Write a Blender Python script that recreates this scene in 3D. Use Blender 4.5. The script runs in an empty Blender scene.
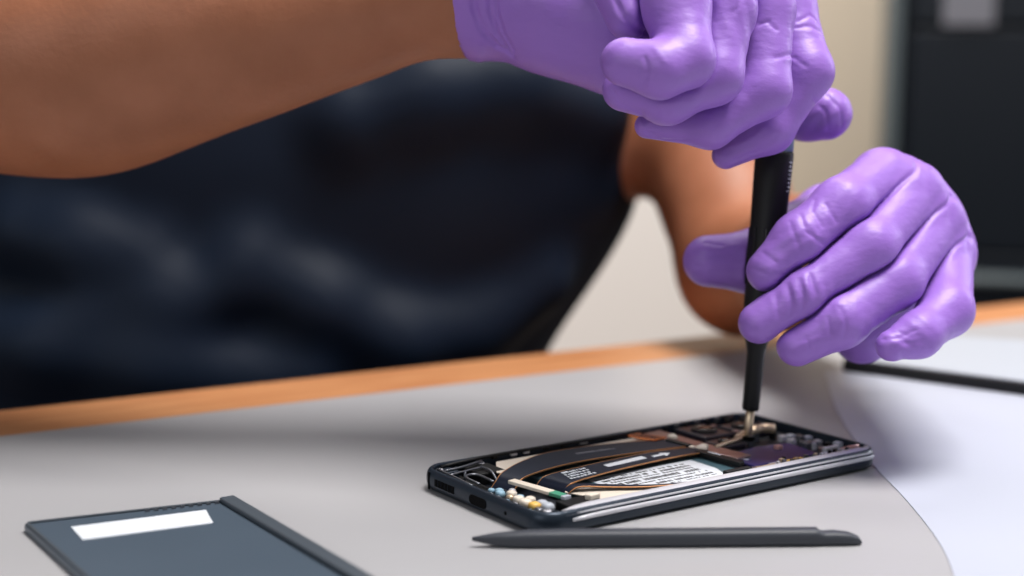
import bpy, bmesh, math, random
import numpy as np
from mathutils import Vector, Matrix
import openvdb

C = bpy.context.scene
COL = C.collection
random.seed(7)

# ------------------------------------------------------------------ camera
F_PX = 1500.0
PITCH = math.radians(8.27)
ROLL = 0.010
TABLE_Z = 0.750
MAT_Z = 0.752
RIM_Z = 0.760
CAM = Vector((0, 0, RIM_Z + 0.1434))
_r0 = Vector((1, 0, 0))
_f0 = Vector((0, math.cos(PITCH), -math.sin(PITCH)))
_u0 = Vector((0, math.sin(PITCH), math.cos(PITCH)))
R_AX = _r0 * math.cos(ROLL) + _u0 * math.sin(ROLL)
U_AX = -_r0 * math.sin(ROLL) + _u0 * math.cos(ROLL)
cd = bpy.data.cameras.new('camera')
cam = bpy.data.objects.new('camera', cd)
COL.objects.link(cam)
m = Matrix((R_AX, U_AX, -_f0)).transposed().to_4x4()
m.translation = CAM
cam.matrix_world = m
cd.sensor_width = 36
cd.lens = 36 * F_PX / 1024
cd.clip_start = 0.02
cd.dof.use_dof = True
cd.dof.focus_distance = 0.535
cd.dof.aperture_fstop = 5.0
C.camera = cam


def P(px, py, d):
    """point seen at pixel px,py of the 1024x576 photo, d metres deep"""
    return CAM + d * (_f0 + R_AX * ((px - 512) / F_PX) - U_AX * ((py - 288) / F_PX))


def T(px, py, z=MAT_Z):
    v = P(px, py, 1.0) - CAM
    return CAM + v * ((z - CAM.z) / v.z)


# ------------------------------------------------------------------ world, lights, exposure
w = bpy.data.worlds.new('world')
C.world = w
w.use_nodes = True
w.node_tree.nodes['Background'].inputs[0].default_value = (0.86, 0.92, 1.0, 1)
w.node_tree.nodes['Background'].inputs[1].default_value = 0.22


def area(name, loc, target, sx, sy, power, color):
    ld = bpy.data.lights.new(name, 'AREA')
    ld.shape = 'RECTANGLE'
    ld.size, ld.size_y = sx, sy
    ld.energy = power
    ld.color = color
    o = bpy.data.objects.new(name, ld)
    COL.objects.link(o)
    o.location = loc
    o.rotation_euler = (Vector(target) - Vector(loc)).to_track_quat('-Z', 'Y').to_euler()
    return o


area('ceiling_lamp_light', (0.42, 0.52, 2.15), (0.0, 0.55, 0.8), 0.6, 0.6, 36, (1.0, 0.97, 0.95))
area('window_light', (1.9, 2.2, 1.75), (0.15, 0.6, 0.8), 1.4, 1.2, 44, (0.88, 0.92, 1.0))
area('background_fill_light', (-0.2, 1.9, 2.5), (0.4, 3.0, 0.9), 1.4, 0.8, 50, (1.0, 0.95, 0.9))  # added lamp that brightens the wall and background furniture
area('front_fill_light', (-1.3, -1.2, 1.7), (0.0, 0.6, 0.85), 1.2, 1.0, 9, (0.95, 0.97, 1.0))  # added weak fill from the front left, not a window
C.view_settings.view_transform = 'Standard'
C.view_settings.look = 'None'
C.view_settings.gamma = 1
C.view_settings.use_curve_mapping = False
C.view_settings.exposure = 0.0


# ------------------------------------------------------------------ materials
def srgb(r, g, b):
    def f(c):
        c /= 255.0
        return c / 12.92 if c <= 0.04045 else ((c + 0.055) / 1.055) ** 2.4
    return (f(r), f(g), f(b), 1)


def mat(name, col, rough=0.5, metal=0.0, spec=0.5, bump=None, vary=None, sss=0.0, sheen=0, coat=0):
    M = bpy.data.materials.new(name)
    M.use_nodes = True
    nt = M.node_tree
    b = nt.nodes['Principled BSDF']
    b.inputs['Base Color'].default_value = srgb(*col)
    b.inputs['Roughness'].default_value = rough
    b.inputs['Metallic'].default_value = metal
    b.inputs['Specular IOR Level'].default_value = spec
    if sheen:
        b.inputs['Sheen Weight'].default_value = sheen
    if coat:
        b.inputs['Coat Weight'].default_value = coat
        b.inputs['Coat Roughness'].default_value = 0.15
    if sss:
        b.inputs['Subsurface Weight'].default_value = sss
        b.inputs['Subsurface Radius'].default_value = (0.6, 0.35, 0.5)
        b.inputs['Subsurface Scale'].default_value = 0.004
    tc = nt.nodes.new('ShaderNodeTexCoord')
    if bump:
        last = None
        for (scale, strength, dist, stretch) in bump:
            mp = nt.nodes.new('ShaderNodeMapping')
            mp.inputs['Scale'].default_value = stretch
            nt.links.new(tc.outputs['Object'], mp.inputs['Vector'])
            n = nt.nodes.new('ShaderNodeTexNoise')
            n.inputs['Scale'].default_value = scale
            n.inputs['Detail'].default_value = 4
            nt.links.new(mp.outputs[0], n.inputs['Vector'])
            bp = nt.nodes.new('ShaderNodeBump')
            bp.inputs['Strength'].default_value = strength
            bp.inputs['Distance'].default_value = dist
            nt.links.new(n.outputs['Fac'], bp.inputs['Height'])
            if last:
                nt.links.new(last.outputs[0], bp.inputs['Normal'])
            last = bp
        nt.links.new(last.outputs[0], b.inputs['Normal'])
    if vary:
        scale, col2, stretch = vary
        mp = nt.nodes.new('ShaderNodeMapping')
        mp.inputs['Scale'].default_value = stretch
        nt.links.new(tc.outputs['Object'], mp.inputs['Vector'])
        n = nt.nodes.new('ShaderNodeTexNoise')
        n.inputs['Scale'].default_value = scale
        n.inputs['Detail'].default_value = 5
        nt.links.new(mp.outputs[0], n.inputs['Vector'])
        rp = nt.nodes.new('ShaderNodeValToRGB')
        rp.color_ramp.elements[0].position = 0.35
        rp.color_ramp.elements[1].position = 0.65
        rp.color_ramp.elements[0].color = srgb(*col)
        rp.color_ramp.elements[1].color = srgb(*col2)
        nt.links.new(n.outputs['Fac'], rp.inputs['Fac'])
        nt.links.new(rp.outputs[0], b.inputs['Base Color'])
    return M


MT = {
    'glove': mat('purple_nitrile', (149, 107, 195), 0.44, spec=0.40, sss=0.04,
                 bump=[(160, 0.25, 0.0012, (1, 1, 2.2)), (1500, 0.12, 0.0002, (1, 1, 1))]),
    'skin': mat('brown_skin', (164, 105, 76), 0.5, spec=0.4, sss=0.15,
                bump=[(420, 0.25, 0.0008, (1, 1, 1)), (60, 0.1, 0.002, (1, 1, 1))],
                vary=(35, (152, 95, 66), (1, 1, 1))),
    'shirt': mat('navy_cloth', (8, 22, 40), 0.6, spec=0.22,
                 bump=[(900, 0.1, 0.0005, (1, 1, 1))]),
    'trousers': mat('dark_denim', (24, 26, 34), 0.8),
    'oak': mat('orange_wood', (196, 138, 92), 0.45, vary=(16, (172, 112, 70), (1, 9, 9)),
               bump=[(90, 0.1, 0.001, (1, 8, 8))]),
    'mat_grey': mat('grey_desk_mat', (161, 160, 162), 0.40, spec=0.5, vary=(6, (164, 163, 165), (1, 1, 1)),
                    bump=[(900, 0.05, 0.0003, (1, 1, 1))]),
    'pale': mat('mat_glare', (180, 184, 197), 0.38, spec=0.5),  # bluish glare on the mat, put into a base colour
    'white': mat('white_plastic', (176, 181, 190), 0.4),
    'label': mat('white_label', (214, 218, 224), 0.55),
    'black': mat('black_plastic', (8, 8, 11), 0.5, spec=0.35, bump=[(700, 0.1, 0.0003, (1, 1, 1))]),
    'softblack': mat('black_rubber', (5, 5, 7), 0.8, spec=0.1),
    'ink': mat('black_ink', (22, 22, 26), 0.6),
    'frame': mat('dark_blue_metal', (38, 48, 60), 0.36, metal=0.5, spec=0.5),
    'silver': mat('silver_metal', (205, 204, 210), 0.32, metal=0.25),
    'steel': mat('grey_metal', (120, 122, 128), 0.35, metal=0.8),
    'flex': mat('dark_flex', (14, 24, 42), 0.5, spec=0.3),
    'copper': mat('copper_edge', (190, 136, 90), 0.35, metal=0.5),
    'orange': mat('orange_polyimide', (204, 112, 48), 0.35, metal=0.3),
    'cream': mat('cream_plastic', (226, 214, 198), 0.5),
    'gold': mat('pale_gold', (226, 202, 172), 0.32, metal=0.7),
    'teal': mat('teal_film', (72, 100, 110), 0.35),
    'green': mat('green_board', (70, 150, 118), 0.4),
    'lightblue': mat('light_blue_part', (150, 186, 206), 0.4),
    'yellow': mat('yellow_part', (226, 182, 92), 0.4),
    'pinkgrey': mat('pinkish_shield', (158, 136, 136), 0.3, metal=0.75),
    'purplechip': mat('purple_chip', (50, 44, 104), 0.35, metal=0.1, coat=0.2),
    'darkmodule': mat('dark_module', (48, 42, 52), 0.35, metal=0.3),
    'pcb': mat('dark_board', (20, 24, 32), 0.4),
    'pink': mat('pink_contact', (206, 158, 150), 0.4, metal=0.3),
    'glass': mat('lens_glass', (10, 12, 20), 0.08, spec=0.8),
    'slate': mat('slate_panel', (66, 78, 90), 0.38, spec=0.5, vary=(12, (72, 84, 96), (1, 1, 1))),
    'slate_dark': mat('slate_edge', (70, 77, 84), 0.4),
    'bluegrey': mat('blue_grey_plastic', (112, 140, 158), 0.4),
    'spudger': mat('black_nylon', (58, 61, 68), 0.5, spec=0.4),
    'wall': mat('beige_paint', (196, 182, 162), 0.85, bump=[(120, 0.1, 0.001, (1, 1, 1))]),
    'floor': mat('brown_floor', (120, 104, 92), 0.6, vary=(3, (104, 90, 80), (1, 8, 1))),
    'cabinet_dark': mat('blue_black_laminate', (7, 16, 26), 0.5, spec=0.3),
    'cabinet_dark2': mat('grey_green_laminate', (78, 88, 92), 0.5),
    'cabinet_white': mat('cream_laminate', (250, 242, 235), 0.5),
    'boxgrey': mat('grey_card', (112, 112, 120), 0.7),
}


# ------------------------------------------------------------------ mesh helpers
def link(name, me, material=None, parent=None):
    o = bpy.data.objects.new(name, me)
    COL.objects.link(o)
    if material:
        me.materials.append(MT[material])
    if parent:
        o.parent = parent
    return o


def tag(o, label=None, cat=None, group=None, kind=None):
    if label: o['label'] = label
    if cat: o['category'] = cat
    if group: o['group'] = group
    if kind: o['kind'] = kind
    return o


def empty(name, loc, rz=0.0):
    o = bpy.data.objects.new(name, None)
    COL.objects.link(o)
    o.empty_display_size = 0.02
    o.location = loc
    o.rotation_euler = (0, 0, rz)
    return o


def from_bm(name, bm, material, parent=None, smooth=False, bevel=0.0, seg=2):
    bmesh.ops.recalc_face_normals(bm, faces=bm.faces)
    me = bpy.data.meshes.new(name)
    bm.to_mesh(me)
    bm.free()
    if smooth:
        me.polygons.foreach_set('use_smooth', [True] * len(me.polygons))
    o = link(name, me, material, parent)
    if bevel:
        md = o.modifiers.new('bevel', 'BEVEL')
        md.width = bevel
        md.segments = seg
        md.limit_method = 'ANGLE'
        md.angle_limit = math.radians(40)
    return o


def bm_box(bm, lo, hi):
    vs = [bm.verts.new((x, y, z)) for x in (lo[0], hi[0]) for y in (lo[1], hi[1]) for z in (lo[2], hi[2])]
    for f in ((0, 1, 3, 2), (4, 6, 7, 5), (0, 4, 5, 1), (2, 3, 7, 6), (0, 2, 6, 4), (1, 5, 7, 3)):
        bm.faces.new([vs[i] for i in f])


def box(name, lo, hi, material, parent=None, bevel=0.0):
    bm = bmesh.new()
    bm_box(bm, lo, hi)
    return from_bm(name, bm, material, parent, bevel=bevel)


def bm_prism(bm, pts, z0, z1):
    n = len(pts)
    zz0 = z0 if isinstance(z0, (list, tuple)) else [z0] * n
    zz1 = z1 if isinstance(z1, (list, tuple)) else [z1] * n
    a = [bm.verts.new((p[0], p[1], zz0[i])) for i, p in enumerate(pts)]
    b = [bm.verts.new((p[0], p[1], zz1[i])) for i, p in enumerate(pts)]
    bm.faces.new(a[::-1])
    bm.faces.new(b)
    for i in range(n):
        j = (i + 1) % n
        bm.faces.new((a[i], a[j], b[j], b[i]))


def prism(name, pts, z0, z1, material, parent=None, bevel=0.0):
    bm = bmesh.new()
    bm_prism(bm, pts, z0, z1)
    return from_bm(name, bm, material, parent, bevel=bevel)


def bm_ribbon(bm, ptsL, ptsR, th):
    """a strap between two edge polylines of 3D points, th thick downward"""
    n = len(ptsL)
    dn = Vector((0, 0, -th))
    rows = []
    for l, r in zip(ptsL, ptsR):
        l, r = Vector(l), Vector(r)
        rows.append([bm.verts.new(l), bm.verts.new(r), bm.verts.new(r + dn), bm.verts.new(l + dn)])
    for i in range(n - 1):
        for k in range(4):
            a, b = rows[i], rows[i + 1]
            bm.faces.new((a[k], a[(k + 1) % 4], b[(k + 1) % 4], b[k]))
    bm.faces.new(rows[0])
    bm.faces.new(rows[-1][::-1])


def catmull(pts, n=6):
    P_ = [Vector(p) for p in pts]
    P_ = [2 * P_[0] - P_[1]] + P_ + [2 * P_[-1] - P_[-2]]
    out = []
    for i in range(1, len(P_) - 2):
        for k in range(n):
            t = k / n
            a, b, c, d = P_[i - 1], P_[i], P_[i + 1], P_[i + 2]
            out.append(0.5 * (2 * b + (c - a) * t + (2 * a - 5 * b + 4 * c - d) * t * t + (3 * b - a - 3 * c + d) * t ** 3))
    out.append(P_[-2])
    return out


def bm_tube(bm, pts, radii, seg=12, cap=True):
    pts = [Vector(p) for p in pts]
    if not isinstance(radii, (list, tuple)):
        radii = [radii] * len(pts)
    rings = []
    ref = None
    for i, p in enumerate(pts):
        d = (pts[min(i + 1, len(pts) - 1)] - pts[max(i - 1, 0)]).normalized()
        if ref is None:
            ref = d.orthogonal().normalized()
        ref = (ref - d * ref.dot(d)).normalized()
        b = d.cross(ref)
        rings.append([bm.verts.new(p + radii[i] * (ref * math.cos(2 * math.pi * k / seg) + b * math.sin(2 * math.pi * k / seg))) for k in range(seg)])
    for i in range(len(rings) - 1):
        for k in range(seg):
            bm.faces.new((rings[i][k], rings[i][(k + 1) % seg], rings[i + 1][(k + 1) % seg], rings[i + 1][k]))
    if cap:
        bm.faces.new(rings[0][::-1])
        bm.faces.new(rings[-1])


def tube(name, pts, radii, material, parent=None, seg=12, smooth=True):
    bm = bmesh.new()
    bm_tube(bm, pts, radii, seg)
    o = from_bm(name, bm, material, parent, smooth=smooth)
    return o


def rrect(x0, y0, x1, y1, r, n=8):
    out = []
    for cx, cy, a0 in ((x1 - r, y1 - r, 0), (x0 + r, y1 - r, 90), (x0 + r, y0 + r, 180), (x1 - r, y0 + r, 270)):
        for k in range(n + 1):
            a = math.radians(a0 + 90 * k / n)
            out.append((cx + r * math.cos(a), cy + r * math.sin(a)))
    return out


# ------------------------------------------------------------------ implicit surfaces
class SDF:
    def __init__(s, lo, hi, vox):
        s.lo = np.array(lo, np.float32)
        s.v = vox
        s.n = [int(math.ceil((hi[i] - lo[i]) / vox)) + 1 for i in range(3)]
        s.ax = [(s.lo[i] + vox * np.arange(s.n[i])).astype(np.float32) for i in range(3)]
        s.D = np.full(s.n, 0.05, np.float32)

    def new(s):
        o = SDF.__new__(SDF)
        o.lo, o.v, o.n, o.ax = s.lo, s.v, s.n, s.ax
        o.D = np.full(s.n, 0.05, np.float32)
        return o

    def sl(s, a, b, r):
        out = []
        for i in range(3):
            l = min(a[i], b[i]) - r
            h = max(a[i], b[i]) + r
            i0 = max(0, int((l - s.lo[i]) / s.v))
            i1 = min(s.n[i], int((h - s.lo[i]) / s.v) + 2)
            if i1 <= i0:
                return None
            out.append(slice(i0, i1))
        return tuple(out)

    def capd(s, sl, a, b, r1, r2, sq=None):
        X = s.ax[0][sl[0]][:, None, None]; Y = s.ax[1][sl[1]][None, :, None]; Z = s.ax[2][sl[2]][None, None, :]
        ab = np.array(b, np.float32) - np.array(a, np.float32)
        L = float(ab @ ab) + 1e-12
        px, py, pz = X - a[0], Y - a[1], Z - a[2]
        t = np.clip((px * ab[0] + py * ab[1] + pz * ab[2]) / L, 0, 1)
        qx, qy, qz = px - t * ab[0], py - t * ab[1], pz - t * ab[2]
        d2 = qx * qx + qy * qy + qz * qz
        if sq is not None:      # squash: scale distance along direction sq[0] by sq[1]
            n, k = sq
            u = qx * n[0] + qy * n[1] + qz * n[2]
            d2 = d2 + u * u * (k * k - 1)
        return np.sqrt(d2) - (r1 + (r2 - r1) * t)

    def cap(s, a, b, r1, r2=None, k=0.003, sq=None):
        if r2 is None: r2 = r1
        sl = s.sl(a, b, max(r1, r2) + 0.012 + k)
        if sl is None: return
        d = s.capd(sl, a, b, r1, r2, sq)
        s.D[sl] = smin(s.D[sl], d, k)

    def crease(s, pts, depth, width):
        for a, b in zip(pts[:-1], pts[1:]):
            sl = s.sl(a, b, width * 2.6)
            if sl is None: continue
            d = s.capd(sl, a, b, 0, 0)
            if len(pts) == 2 or True:
                s.D[sl] += depth * np.exp(-(d / width) ** 2)

    def wrinkle(s, c, axis, lam, amp, R, warp=0.35, seed=0):
        sl = s.sl(c, c, R * 2.2)
        if sl is None: return
        X = s.ax[0][sl[0]][:, None, None] - c[0]; Y = s.ax[1][sl[1]][None, :, None] - c[1]; Z = s.ax[2][sl[2]][None, None, :] - c[2]
        axis = Vector(axis).normalized()
        o1 = axis.orthogonal().normalized(); o2 = axis.cross(o1)
        u = X * axis[0] + Y * axis[1] + Z * axis[2]
        v = X * o1[0] + Y * o1[1] + Z * o1[2]
        q = X * o2[0] + Y * o2[1] + Z * o2[2]
        ph = seed * 1.7
        arg = 6.283 * u / lam + warp * 6.283 * np.sin(v / (lam * 0.9) + ph) * 0.35 + warp * 6.283 * np.sin(q / (lam * 1.3) + ph * 2) * 0.35
        g = np.exp(-(X * X + Y * Y + Z * Z) / (R * R))
        sm = np.sin(arg)
        s.D[sl] += amp * g * (sm * np.abs(sm) ** 0.5) * (0.7 + 0.3 * np.sin(v / lam * 1.9 + 1 + ph))

    def hit(s, px, py, d0=.48):
        v = P(px, py, 1.0) - CAM
        t = d0
        while t < .75:
            p = CAM + v * t
            i = [int(round((p[k] - s.lo[k]) / s.v)) for k in range(3)]
            if all(0 <= i[k] < s.n[k] for k in range(3)) and s.D[i[0], i[1], i[2]] < 0:
                return p
            t += .0005
        return None

    def line(s, pix, depth, width):
        pts = []
        for k in range(len(pix) - 1):
            for j in range(4):
                pts.append((pix[k][0] + (pix[k + 1][0] - pix[k][0]) * j / 4, pix[k][1] + (pix[k + 1][1] - pix[k][1]) * j / 4))
        pts.append(pix[-1])
        pts = [s.hit(*q) for q in pts]
        pts = [q for q in pts if q is not None]
        # carve with the maximum over the polyline, so that joints do not add up
        acc = None
        if len(pts) < 2: return
        lo = [min(q[i] for q in pts) for i in range(3)]; hi = [max(q[i] for q in pts) for i in range(3)]
        sl = s.sl(lo, hi, width * 2.6)
        for a, b in zip(pts[:-1], pts[1:]):
            if (a - b).length > .02: continue
            d = s.capd(sl, a, b, 0, 0)
            acc = d if acc is None else np.minimum(acc, d)
        if acc is not None:
            s.D[sl] += depth * np.exp(-(acc / width) ** 2)

    def mesh(s, name):
        g = openvdb.FloatGrid(0.05)
        g.copyFromArray(s.D)
        pts, tri, quads = g.convertToPolygons(isovalue=0.0, adaptivity=0.0)
        pts = pts * s.v + s.lo
        me = bpy.data.meshes.new(name)
        faces = [tuple(int(i) for i in q[::-1]) for q in quads] + [tuple(int(i) for i in t[::-1]) for t in tri]
        me.from_pydata([tuple(p) for p in pts.tolist()], [], faces)
        me.polygons.foreach_set('use_smooth', [True] * len(me.polygons))
        me.update()
        # outward normals
        bm = bmesh.new(); bm.from_mesh(me)
        bmesh.ops.recalc_face_normals(bm, faces=bm.faces)
        bm.to_mesh(me); bm.free()
        return me


def smin(a, b, k):
    h = np.maximum(k - np.abs(a - b), 0) / k
    return np.minimum(a, b) - h * h * k * 0.25


MM = 0.001


# ------------------------------------------------------------------ the room
def structure(o):
    o['kind'] = 'structure'
    return o


structure(box('floor', (-2.6, -1.4, -0.05), (3.2, 3.25, 0.0), 'floor'))
structure(box('wall_back', (-2.6, 3.05, 0.0), (3.2, 3.15, 2.7), 'wall'))
structure(box('baseboard_back', (-2.6, 3.03, 0.0), (3.2, 3.049, 0.09), 'cabinet_white', bevel=0.004))

# workbench: the back edge runs about 30 degrees off the picture plane
E0, E1 = T(0, 409, TABLE_Z), T(560, 350, TABLE_Z)
ed = (E1 - E0); ed.z = 0; ed.normalize()
TYAW = math.atan2(ed.y, ed.x)
en = Vector((-ed.y, ed.x, 0))
bench = empty('workbench', (E0.x + ed.x * 0.4, E0.y + ed.y * 0.4, 0), TYAW)
tag(bench, 'orange-brown wooden workbench top showing its far edge behind the grey mat', 'table')
tb = box('tabletop', (-0.95, -0.95, TABLE_Z - 0.032), (1.05, 0.0, TABLE_Z), 'oak', bench, bevel=0.004)
for lx in (-0.9, 0.95):
    for ly in (-0.9, -0.1):
        box('leg', (lx, ly, 0.0), (lx + 0.05, ly + 0.05, TABLE_Z - 0.032), 'oak', bench, bevel=0.003)


def bench_xy(x, y):
    v = Vector((x, y, 0)) - bench.location
    return (v.dot(ed), v.dot(en))


# grey mat with its far edge running inside the bench edge
g0, g1 = T(0, 437, MAT_Z), T(560, 371, MAT_Z)
gx0, gy0 = bench_xy(g0.x, g0.y)
gx1, gy1 = bench_xy(g1.x, g1.y)
gm = empty('desk_mat', (bench.location.x, bench.location.y, TABLE_Z), TYAW)
tag(gm, 'large smooth grey desk mat covering the wooden workbench', 'desk mat')
gy = (gy0 + gy1) / 2
mpts = rrect(-0.85, -0.88, 0.95, gy, 0.03)
prism('sheet', mpts, 0.0, 0.002, 'mat_grey', gm, bevel=0.0006)

# glare on the mat at the right, put into a thin pale curved sheet
ce = [T(824, 372), T(836, 410), T(858, 445), T(877, 470), T(903, 497), T(930, 530), T(948, 560), T(960, 600)]
ce = [Vector((p.x, p.y, 0)) for p in catmull(ce, 5)]
far = [Vector((0.62, 0.52, 0)), T(1180, 385)]
pts = [(p.x, p.y) for p in ce] + [(ce[-1].x + 0.05, ce[-1].y - 0.08), (0.42, 0.30), (0.56, 0.60)]
q = T(1100, 376)
pts += [(q.x, q.y)]
q = T(845, 366)
pts += [(q.x, q.y)]
ps = prism('mat_glare', pts, MAT_Z, MAT_Z + 0.0004, 'pale')
tag(ps, 'pale bluish glare on the mat right of the phone, made as a thin layer with a curved left edge', 'sheet')

# flat white panel with black front edge under the gloved hand
a, b = T(842, 372), T(1040, 399)
c, d = T(1075, 356), T(880, 343)
tz = MAT_Z + 0.0004
nv = Vector((0, 0, 1))
panel = empty('tablet', (a.x, a.y, tz))
tag(panel, 'flat white tablet with a black front edge behind the gloved hand', 'tablet')
lp = [((p - a).x, (p - a).y) for p in (a, b, c, d)]
prism('case', lp, 0.0, 0.006, 'black', panel, bevel=0.001)
cen = Vector((sum(x for x, _ in lp) / 4, sum(y for _, y in lp) / 4))
prism('screen', [tuple(cen + (Vector(p) - cen) * 0.965) for p in lp], 0.0062, 0.0068, 'white', panel)

# ---------------- background furniture
cab = empty('tall_cabinet', (P(897, 100, 2.1).x, 2.1, 0), -0.215)
tag(cab, 'tall dark blue-black cabinet standing against the beige wall at right', 'cabinet')
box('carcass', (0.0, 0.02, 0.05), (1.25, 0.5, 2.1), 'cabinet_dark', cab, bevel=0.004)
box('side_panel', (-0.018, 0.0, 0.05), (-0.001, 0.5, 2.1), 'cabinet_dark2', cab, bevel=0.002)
for i, x0 in enumerate((0.012, 0.42, 0.83)):
    dr = box('door', (x0, -0.004, 0.66), (x0 + 0.40, 0.019, 0.965 if i == 0 else 2.08), 'cabinet_dark', cab, bevel=0.003)
    dw = box('drawer', (x0, -0.004, 0.08), (x0 + 0.40, 0.019, 0.655), 'cabinet_dark', cab, bevel=0.003)
    bm = bmesh.new()
    bm_tube(bm, [(x0 + 0.05, -0.004, 0.625), (x0 + 0.05, -0.03, 0.625), (x0 + 0.35, -0.03, 0.625), (x0 + 0.35, -0.004, 0.625)], 0.008, 10)
    from_bm('handle', bm, 'cabinet_dark2', dw, smooth=True)
bm = bmesh.new()
bm_box(bm, (0.012, -0.004, 0.972), (0.41, 0.019, 2.08))
from_bm('door', bm, 'cabinet_dark', cab, bevel=0.003)
sg = empty('wall_notice', cab.location + Vector((0.085 * math.cos(-.215), 0.085 * math.sin(-.215), 0.985)), -0.215)
sg.location += Vector((-math.sin(.215), -math.cos(.215), 0)) * .006
tag(sg, 'small grey notice plate on the dark cabinet at the upper right', 'notice')
box('plate', (-0.034, -0.004, -0.016), (0.034, 0.0, 0.05), 'boxgrey', sg, bevel=0.002)

sb = empty('sideboard', (-0.07, 2.3, 0))
tag(sb, 'low cream-white sideboard seen blurred between the shirt and the arm', 'cabinet')
box('body', (0.0, 0.02, 0.06), (0.43, 0.45, 0.80), 'cabinet_white', sb, bevel=0.004)
box('worktop', (-0.012, 0.0, 0.801), (0.442, 0.46, 0.83), 'cabinet_white', sb, bevel=0.004)
for x0 in (0.01,):
    dr = box('door', (x0, 0.0, 0.08), (x0 + 0.41, 0.019, 0.79), 'cabinet_white', sb, bevel=0.003)
    tube('handle', [(x0 + 0.03, -0.001, 0.2), (x0 + 0.03, -0.02, 0.2), (x0 + 0.03, -0.02, 0.32), (x0 + 0.03, -0.001, 0.32)], 0.005, 'steel', dr, 8)
box('plinth', (0.03, 0.05, 0.0), (0.40, 0.43, 0.059), 'cabinet_white', sb)

# ------------------------------------------------------------------ the smartphone
PX, PY, PYAW = 0.01337047, 0.47210669, math.radians(35.467)
phone = empty('smartphone', (PX - 0.0028, PY - 0.0012, MAT_Z), PYAW)
phone.scale = (1.046, 1.035, 1.0)
tag(phone, 'opened smartphone with its battery, ribbon cables and boards exposed', 'phone')
L, W, RC = 157.5, 74.5, 9.0


def outline(o, n=8):
    return rrect(-o, -o, L + o, W + o, max(RC + o, 1.0), n)


def ring_loft(name, prof, material, closed=True):
    bm = bmesh.new()
    rows = []
    for o, z in prof:
        rows.append([bm.verts.new((x * MM, y * MM, z * MM)) for x, y in outline(o)])
    n = len(rows[0])
    rng = range(len(rows)) if closed else range(len(rows) - 1)
    for i in rng:
        j = (i + 1) % len(rows)
        for k in range(n):
            bm.faces.new((rows[i][k], rows[i][(k + 1) % n], rows[j][(k + 1) % n], rows[j][k]))
    return from_bm(name, bm, material, phone, smooth=True)


frame = ring_loft('frame', [(-2.4, 1.2), (-2.4, 7.3), (-2.2, 7.9), (-1.5, 8.0), (-0.8, 7.5), (-0.25, 6.6), (-0.02, 5.4),
                            (0.05, 4.0), (-0.1, 2.4), (-0.7, 1.0), (-1.8, 0.2), (-2.6, 0.0), (-3.0, 0.3)], 'frame')
prism('back_plate', [(x * MM, y * MM) for x, y in outline(-2.45)], 0.2 * MM, 1.6 * MM, 'pcb', phone)


def strip(name, prof, material, a0, a1, ends=(True, True), parent=phone):
    """profile swept along the front long edge, following the right corner"""
    bm = bmesh.new()
    path = []                    # (x, y, nx, ny)
    for k in range(25):
        x = a0 + (L - RC - a0) * k / 24
        path.append((x, 0, 0, -1, 1.0))
    if ends[1]:
        for k in range(1, 9):
            a = math.radians(-90 + 78 * k / 8)
            path.append((L - RC + RC * math.cos(a), RC + RC * math.sin(a), math.cos(a), math.sin(a), 1 - 0.55 * k / 8))
    rows = []
    for i, (x, y, nx, ny, s_) in enumerate(path):
        if i < 3: s_ *= (0.55, 0.85, 1)[i]
        zc = prof[-1][1]
        rows.append([bm.verts.new(((x + nx * o * (s_ if o < -1 else 1)) * MM, (y + ny * o * (s_ if o < -1 else 1)) * MM, (zc + (z - zc) * (0.4 + 0.6 * s_)) * MM)) for o, z in prof])
    m_ = len(prof)
    for i in range(len(rows) - 1):
        for k in range(m_ - 1):
            bm.faces.new((rows[i][k], rows[i][k + 1], rows[i + 1][k + 1], rows[i + 1][k]))
    o = from_bm(name, bm, material, parent, smooth=True)
    md = o.modifiers.new('solid', 'SOLIDIFY'); md.thickness = 0.0003; md.offset = -1
    return o


strip('silver_rim', [(-5.6, 7.0), (-5.3, 8.0), (-4.4, 8.5), (-3.2, 8.5), (-2.0, 8.2), (-1.0, 7.6), (-0.45, 7.0), (-0.2, 6.5)], 'silver', 9.5, L)
strip('silver_line', [(-0.1, 5.9), (0.28, 5.5), (0.42, 5.0), (0.30, 4.4), (0.0, 4.2)], 'silver', 12.0, L)

# ports in the short end (local -x face)
bm = bmesh.new()
for k in range(6):
    y = 50.5 + k * 2.1
    bm_box(bm, (-0.2 * MM, (y) * MM, 3.0 * MM), (0.3 * MM, (y + 1.6) * MM, 5.6 * MM))
from_bm('speaker_grille', bm, 'softblack', phone)
bm = bmesh.new()
pts = rrect(31.0, 2.3, 41.0, 5.7, 1.6, 6)
lo_ = [bm.verts.new((-0.22 * MM, y * MM, z * MM)) for y, z in pts]
hi_ = [bm.verts.new((0.4 * MM, y * MM, z * MM)) for y, z in pts]
bm.faces.new(lo_); bm.faces.new(hi_[::-1])
for i in range(len(pts)):
    j = (i + 1) % len(pts)
    bm.faces.new((lo_[i], lo_[j], hi_[j], hi_[i]))
from_bm('charging_port', bm, 'softblack', phone)
bm = bmesh.new()
bm_tube(bm, [(-0.17 * MM, 20 * MM, 4 * MM), (0.3 * MM, 20 * MM, 4 * MM)], 0.7 * MM, 10)
from_bm('microphone_hole', bm, 'softblack', phone)
bm = bmesh.new()
bm_box(bm, (-0.12 * MM, 66.2 * MM, 0.9 * MM), (0.3 * MM, 67.0 * MM, 7.2 * MM))
from_bm('antenna_line', bm, 'softblack', phone)


def pb(name, a0, b0, a1, b1, z0, z1, material, bevel=0.2, parent=phone):
    return box(name, (a0 * MM, b0 * MM, z0 * MM), (a1 * MM, b1 * MM, z1 * MM), material, parent, bevel=bevel * MM)


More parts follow.
